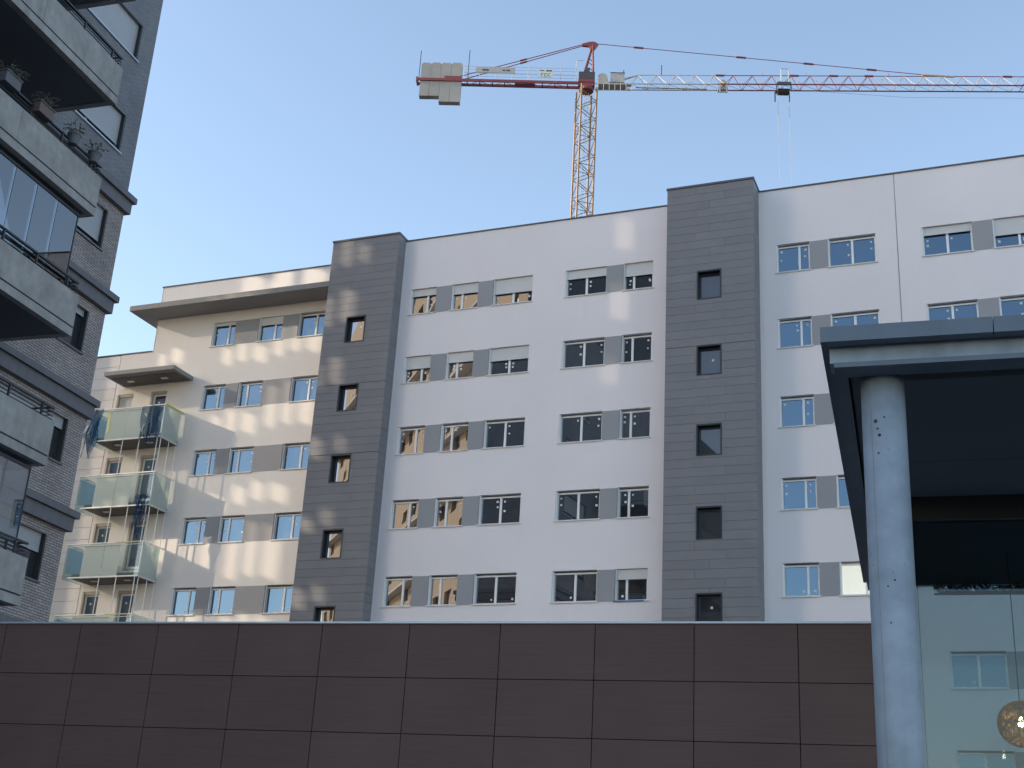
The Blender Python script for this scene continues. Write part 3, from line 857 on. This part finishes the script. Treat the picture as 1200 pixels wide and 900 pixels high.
# slewing head
MB().lathe([(.72, 78.2), (.78, 78.4), (.78, 78.5)], (.12, 0, 0), 16).prism([(-.62, -.62), (.86, -.62), (.86, .62), (-.62, .62)], 78.5, 78.95).prism([(-.74, -.68), (.96, -.68), (.96, .68), (-.74, .68)], 78.95, 79.298).build('slewing_ring', 'c_red', cr)
MB().box(-.72, .95, -.7, .7, 79.3, 80.15).build('machine_housing', 'c_dark', cr)
MB().box(.05, .40, -.2, .2, 80.15, 80.95).box(-.2, .0, -.3, .1, 80.15, 80.6).build('slew_motor', 'c_green', cr)
ap = MB()
for s in (-.55, .55):
    ap.tube((.78, s, 79.9), (.62, s * .25, 83.7), .10, 6); ap.tube((-.25, s, 79.9), (.52, s * .25, 83.6), .09, 6)
for z_ in (80.9, 81.5, 82.0): ap.tube((.3, -.35, z_), (.75, .35, z_), .05, 4)
apex = ap.build('apex_frame', 'c_red', cr)
hd = MB()
prof = [(-.5, 83.78), (.15, 83.72), (.5, 83.3), (.8, 83.35), (1.2, 83.98), (.75, 84.28), (.3, 84.25), (-.5, 84.0)]
n0 = len(hd.v); k = len(prof)
hd.v += [(a, -.16, b) for a, b in prof] + [(a, .16, b) for a, b in prof]
hd.f.append(tuple(range(k))); hd.f.append(tuple(reversed(range(k, 2 * k))))
for i in range(k): j = (i + 1) % k; hd.f.append((i, j, k + j, k + i))
hd.build('apex_head', 'c_red', apex)
# counter jib
cj = MB()
for s in (-.42, .42): cj.box(-17.5, -.5, s - .07, s + .07, 78.78, 79.08)
cj.box(-17.55, -17.4, -.5, .5, 78.7, 79.2)
x = -12.3
while x < -1: cj.box(x, x + .1, -.35, .35, 78.82, 78.92); x += 1.3
cj.box(-7.3, -5.2, -.34, .34, 78.72, 78.78)
cjo = cj.build('counter_jib', 'c_red', cr)
dg = MB(); x = -12.3; i = 0
while x < -2: dg.tube((x, -.35 if i % 2 else .35, 78.87), (x + 1.3, .35 if i % 2 else -.35, 78.87), .035, 4); x += 1.3; i += 1
dg.build('jib_bracing', 'c_cream', cjo)
for (a, b, z0, z1) in ((-17.12, -16.13, 76.98, 81.02), (-16.11, -15.06, 77.0, 81.06), (-15.04, -13.98, 76.32, 81.06), (-13.96, -12.86, 76.33, 81.1)):
    MB().prism([(a, -.34), (b, -.34), (b, .34), (a, .34)], z0, z1 - .12).prism([(a + .12, -.34), (b - .12, -.34), (b - .12, .34), (a + .12, .34)], z1 - .119, z1).build('counterweight', 'c_block', cr)
for x, z0, z1 in ((-17.3, 79.2, 82.5), (-12.2, 79.1, 82.7)): MB().tube((x, -.3, z0), (x, -.3, z1), .045, 5).build('mast_post', 'c_dark', cjo)
rl = MB()
for s in (-.62, .62):
    for zz in (79.75, 80.15, 80.5): rl.tube((-12.6, s, zz), (-.95, s, zz), .018, 4)
    x = -12.6
    while x < -.8: rl.tube((x, s, 79.0), (x, s, 80.5), .02, 4); x += 1.66
rl.poly([(-1.0, -.7, 80.1), (-1.0, -.7, 81.5), (-.2, -.7, 81.5)], .025, 4)
rl.build('walkway_railing', 'c_grey', cjo)
bd = MB().box(-11.4, -7.3, -.68, -.645, 79.75, 80.4).build('banner_board', 'c_grey', cjo)
for a, b in ((-10.7, -10.05), (-8.6, -8.35), (-8.25, -7.85)): MB().box(a, b, -.69, -.682, 79.98, 80.16).build('faded_print', 'c_dark', bd)
sg = MB().box(-4.85, -3.4, -.70, -.66, 79.35, 80.3).build('sign_board', 'sign', cjo)
MB().box(-4.75, -4.3, -.71, -.702, 80.1, 80.2).box(-4.1, -3.5, -.71, -.702, 80.05, 80.22).build('sign_strip', 'c_dark', sg)
def text(body, size, mt, parent, loc, name='lettering'):
    cu = bpy.data.curves.new('txt', 'FONT'); cu.body = body; cu.size = size; cu.extrude = .005
    to = bpy.data.objects.new('txt', cu); C.objects.link(to); bpy.context.view_layer.update()
    me = bpy.data.meshes.new_from_object(to); bpy.data.objects.remove(to)
    me.materials.clear(); me.materials.append(M[mt])
    o = link(name, me, parent, loc); o.rotation_euler = (rad(90), 0, 0); return o
text('rcc', .85, 'teal', sg, (-4.7, -.708, 79.45))
ti = MB()
ti.tube((-.45, -.12, 83.88), (-13.2, -.35, 79.35), .05, 5); ti.tube((-.45, .12, 83.88), (-13.2, .35, 79.35), .05, 5)
for s in (-1, 1): ti.tube((-6.2, s * .22, 81.85), (-6.9, s * .235, 81.6), .1, 6)
ti.prism([(-14.6, -.45), (-12.9, -.45), (-12.9, -.36), (-14.6, -.36)], 79.08, 79.4)
ti.build('tie_bar', 'c_red', cr)
# main jib (rises slightly)
SL = .0245
def jz(u, z): return z + SL * (u - 5.5)
JB, JT, JW = 78.93, 80.36, .56
U1 = 56.0
RED0, RED1 = 14.6, 29.5
def chord(y, zc, r, u0, u1): return MB().tube((u0, y, jz(u0, zc)), (u1, y, jz(u1, zc)), r, 6)
jib = chord(-JW, JB, .07, 1.0, 13.5).tube((1.0, JW, jz(1.0, JB)), (13.5, JW, jz(13.5, JB)), .065, 6).tube((5.4, 0, JT), (13.5, 0, jz(13.5, JT)), .05, 6).tube((2.2, -.3, jz(2, 79.2)), (5.4, 0, JT), .05, 5).tube((2.2, .3, jz(2, 79.2)), (5.4, 0, JT), .05, 5).build('jib', 'c_cream', cr)
chord(-JW, JB, .075, 13.5, U1).tube((13.5, JW, jz(13.5, JB)), (U1, JW, jz(U1, JB)), .07, 6).tube((13.5, 0, jz(13.5, JT)), (U1, 0, jz(U1, JT)), .045, 6).build('jib_chord', 'c_red', jib)
def bracing(u0, u1, mt, r):
    b = MB(); u = u0; st = .98; i = 0
    while u < u1 - .01:
        for s in (-JW, JW):
            if i % 2 == 0: b.tube((u, s, jz(u, JB)), (u + st, 0, jz(u + st, JT)), r, 4, cap=False)
            else: b.tube((u, 0, jz(u, JT)), (u + st, s, jz(u + st, JB)), r, 4, cap=False)
        if i % 2 == 0:
            b.tube((u, -JW, jz(u, JB)), (u + 2 * st, JW, jz(u + 2 * st, JB)), r * .8, 4, cap=False); b.tube((u, -JW, jz(u, JB)), (u, JW, jz(u, JB)), r * .8, 4, cap=False)
        u += st; i += 1
    return b.build('jib_bracing', mt, jib)
bracing(5.4 - .98, 13.8, 'c_cream', .032); bracing(14.2, 29.6, 'c_red', .03); bracing(29.6, 44.2, 'c_cream', .03); bracing(44.2, 55.5, 'c_red', .03)
MB().box(5.2, 12.5, .2, .35, 79.0, 79.06).build('jib_walkway', 'c_cream', jib)
for u in (14.4, 18.2, 22.6, 31.0): MB().tube((u, 0, jz(u, JT)), (u, 0, jz(u, JT) + .4), .03, 4).build('lug', 'c_red', jib)
MB().tube((7.8, 0, jz(7.8, JT)), (7.8, 0, 81.65), .05, 5).build('antenna', 'c_dark', jib)
# pendant tie of the jib with its coupling sleeves
tj = MB().tube((1.1, 0, 84.1), (35.3, 0, 81.2), .04, 5)
for u in (5.4, 16.0, 22.9, 29.3): zc = 84.1 - (u - 1.1) / 34.2 * 2.9; tj.tube((u - .5, 0, zc + .04), (u + .5, 0, zc - .04), .11, 6)
tj.build('jib_tie', 'c_red', cr)
MB().tube((34.4, 0, 81.25), (37.6, 0, 81.12), .13, 6).build('tie_anchor', 'c_cream', jib)
for u in (13.8, 21.4, 25.4, 29.0, 43.0): MB().tube((u - .45, 0, jz(u, JT)), (u + .45, 0, jz(u, JT)), .11, 6).build('coupling', 'c_red', jib)
# hoist winch and its platform at the jib foot
wi = MB().box(1.3, 4.3, -.5, .5, 78.85, 78.95).build('hoist_winch', 'c_grey', cr)
MB().tube((1.75, -.35, 79.75), (1.75, .35, 79.75), .52, 14).box(1.3, 2.4, -.4, .4, 78.95, 79.3).build('winch_drum', 'c_cream', wi)
MB().box(2.55, 4.0, -.45, .35, 79.15, 80.25).build('winch_cabinet', 'c_grey', wi)
MB().box(2.5, 4.05, -.5, -.452, 80.25, 80.3).box(3.85, 3.95, -.45, -.35, 80.3, 80.6).build('cabinet_lid', 'c_dark', wi)
pl = MB().box(1.3, 4.75, -1.1, -.75, 78.42, 78.46)
pl.poly([(1.3, -1.1, 78.4), (1.3, -1.1, 79.2)], .03, 4)
for i in range(7): x = 1.3 + i * .575; pl.tube((x, -1.1, 77.7), (x, -1.1, 78.46), .025, 4)
pl.tube((1.3, -1.1, 77.7), (4.75, -1.1, 77.7), .03, 4)
pl.build('winch_platform', 'c_grey', wi)
t2 = MB().box(13.6, 14.6, -.3, .3, 78.7, 79.0).box(13.7, 13.8, -.62, -.4, 78.2, 79.4).box(14.4, 14.5, -.62, -.4, 78.2, 79.4).tube((14.15, -.3, 79.6), (14.15, .3, 79.6), .3, 10).box(13.7, 14.5, -.6, -.5, 78.15, 78.25).build('trolley_winch', 'c_grey', jib)
# trolley, ropes
tr = MB().box(19.55, 20.95, -.75, -.6, 79.15, 79.5).box(19.55, 20.95, .6, .75, 79.05, 79.35).box(19.65, 20.85, -.55, .55, 78.72, 78.82)
for x in (19.5, 20.95): tr.box(x - .05, x + .05, -.66, -.52, 78.5, 79.35); tr.box(x - .05, x + .05, .5, .7, 78.0, 79.1)
tr.box(19.75, 20.75, -.4, .4, 78.6, 78.72)
tro = tr.build('trolley', 'c_dark', cr)
MB().poly([(19.98, -.6, 79.4), (19.98, -.6, 81.15), (20.72, -.6, 81.15), (20.72, -.6, 79.4)], .04, 4).poly([(19.98, -.2, 79.4), (19.98, -.2, 80.9)], .03, 4).build('trolley_rail', 'c_grey', tro)
for x in (19.68, 20.8): MB().tube((x, 0, 78.5), (x + .12, 0, 52), .022, 4).build('hoist_rope', 'c_rope', tro)
pts = [(20.9 + i * 2.0, 0, jz(20.9 + i * 2, 78.7) - .9 * min(1, i / 6.0)) for i in range(16)]
MB().poly(pts, .018, 4).build('trolley_rope', 'c_rope', jib)

# ================================================================== ADDED SUN MASK, AND NEIGHBOUR OUT OF FRAME
# unseen wall added at the left; its holes shape the low sun into patches
SX = -60.0
sc_ = empty('sun_mask', W(SX, 34), 'unseen pierced screen added beyond the brick building to shape the sun patches', 'building', T)
def to_screen(x, y, z):
    t = (x - SX - .15) / (math.cos(SUN_E) * math.cos(SUN_G))
    return (y - t * math.cos(SUN_E) * math.sin(SUN_G) - 34, z + t * math.sin(SUN_E))
def opening(x0, x1, z0, z1, y):
    a, b = to_screen(x0, y, z0), to_screen(x1, y, z0)
    m_ = (a[1] + b[1]) / 2
    return (min(a[0], b[0]), max(a[0], b[0]), m_, m_ + (z1 - z0))
OPEN = []  # holes traced back along the sun from where each patch should land
for (x0, x1, z0, z1, y) in (
    (-31.7, -27.3, 25.1, 26.6, YL), (-32.2, -29.9, 22.2, 23.15, YL), (-29.6, -27.2, 22.4, 24.0, YL), (-35.6, -34.3, 22.4, 23.2, YL),
    (-32.3, -30.0, 18.9, 20.0, YL), (-29.6, -27.2, 19.1, 21.1, YL), (-33.6, -31.0, 15.6, 16.4, YL), (-30.7, -28.0, 15.8, 16.7, YL),
    (-33.4, -31.2, 13.0, 14.9, YL), (-30.6, -28.0, 12.6, 14.9, YL), (-34.2, -33.3, 13.4, 14.5, YL), (-33.0, -31.5, 10.5, 11.3, YL), (-30.4, -28.0, 10.4, 11.2, YL),
    (-26.5, -25.2, 25.2, 26.6, YT1), (-25.0, -24.4, 25.4, 26.3, YT1), (-26.4, -24.8, 22.6, 24.2, YT1), (-26.4, -25.1, 19.9, 21.2, YT1), (-26.4, -25.6, 16.9, 17.8, YT1), (-25.1, -24.6, 17.1, 17.8, YT1),
    (-26.4, -25.6, 13.9, 14.5, YT1), (-25.4, -24.8, 14.1, 14.8, YT1), (-26.4, -25.6, 10.9, 11.7, YT1), (-25.4, -24.8, 11.1, 11.8, YT1),
    (-13.75, -13.35, 24.8, 26.2, YM), (-13.9, -13.5, 21.8, 23.4, YM), (-14.2, -13.85, 19.2, 20.4, YM)):
    w_ = x1 - x0
    if w_ > 1.2:
        n_ = 3 if w_ > 2 else 2
        for q in range(n_):
            OPEN.append(opening(x0 + w_ * q / n_, x0 + w_ * (q + 1) / n_ - (.26 if q < n_ - 1 else 0), z0 + .12 * (q % 2), z1 - .2 * ((q + 1) % 2), y))
    else:
        OPEN.append(opening(x0, x1, z0, z1, y))
Y0_, Y1_, Z1_ = -23.2, 9.5, 56.0
zs = sorted({0, Z1_} | {o[2] for o in OPEN} | {o[3] for o in OPEN})
LV = [opening(-38.5, -26.6, 7.0, 27.0, YL)]      # slats added to thin the sun to an even warm glow on the left wall
lo = LV[0]
zs = sorted(set(zs) | {lo[2], lo[3]})
sm = MB(); lv = MB()
PITCH, SLAT = .16, .096
for za, zb in zip(zs, zs[1:]):
    mid = (za + zb) / 2
    cuts = sorted((o[0], o[1]) for o in OPEN if o[2] < mid < o[3])
    free = []; y = Y0_
    for a, b in cuts:
        if a > y: free.append((y, a))
        y = max(y, b)
    if y < Y1_: free.append((y, Y1_))
    for a, b in free:
        if not lo[2] < mid < lo[3]: sm.box(0, .2, a, b, za, zb); continue
        if a < lo[0]: sm.box(0, .2, a, min(b, lo[0]), za, zb)
        if b > lo[1]: sm.box(0, .2, max(a, lo[1]), b, za, zb)
        a2, b2 = max(a, lo[0]), min(b, lo[1])
        if b2 > a2:
            q = math.floor(za / PITCH) * PITCH
            while q < zb:
                z0, z1 = max(q, za), min(q + SLAT, zb)
                if z1 > z0: lv.box(0, .02, a2, b2, z0, z1)
                q += PITCH
lv.build('sun_mask_slats', 'screen', sc_)['kind'] = 'stuff'
sm.build('sun_mask_wall', 'screen', sc_)
# tan tower block across the street, mirrored in the windows
ob = empty('tan_tower_block', W(-53, -24), 'sunlit tan tower block standing behind the camera across the street', 'building', T + rad(48))
holes = [(-18 + i * 3.6, -16.2 + i * 3.6, z0, z0 + 1.5) for i in range(-8, 11) for z0 in [4 + 3.0 * j for j in range(22)] if (i + z0) % 4 != 1]
facade(-48, 22, 0, 72, holes, .3, lambda u, d, z: (u, -d, z)).build('facade_wall', 'tan', ob)
MB().box(-48, 22, -14, -.31, 0, 71.5).build('building_core', 'dark_frame', ob)
for z0 in [6.2 + 6 * j for j in range(11)]: MB().box(-48, 22, .0, .9, z0 - .9, z0 - .7).build('floor_band', 'warmlit_wall', ob)
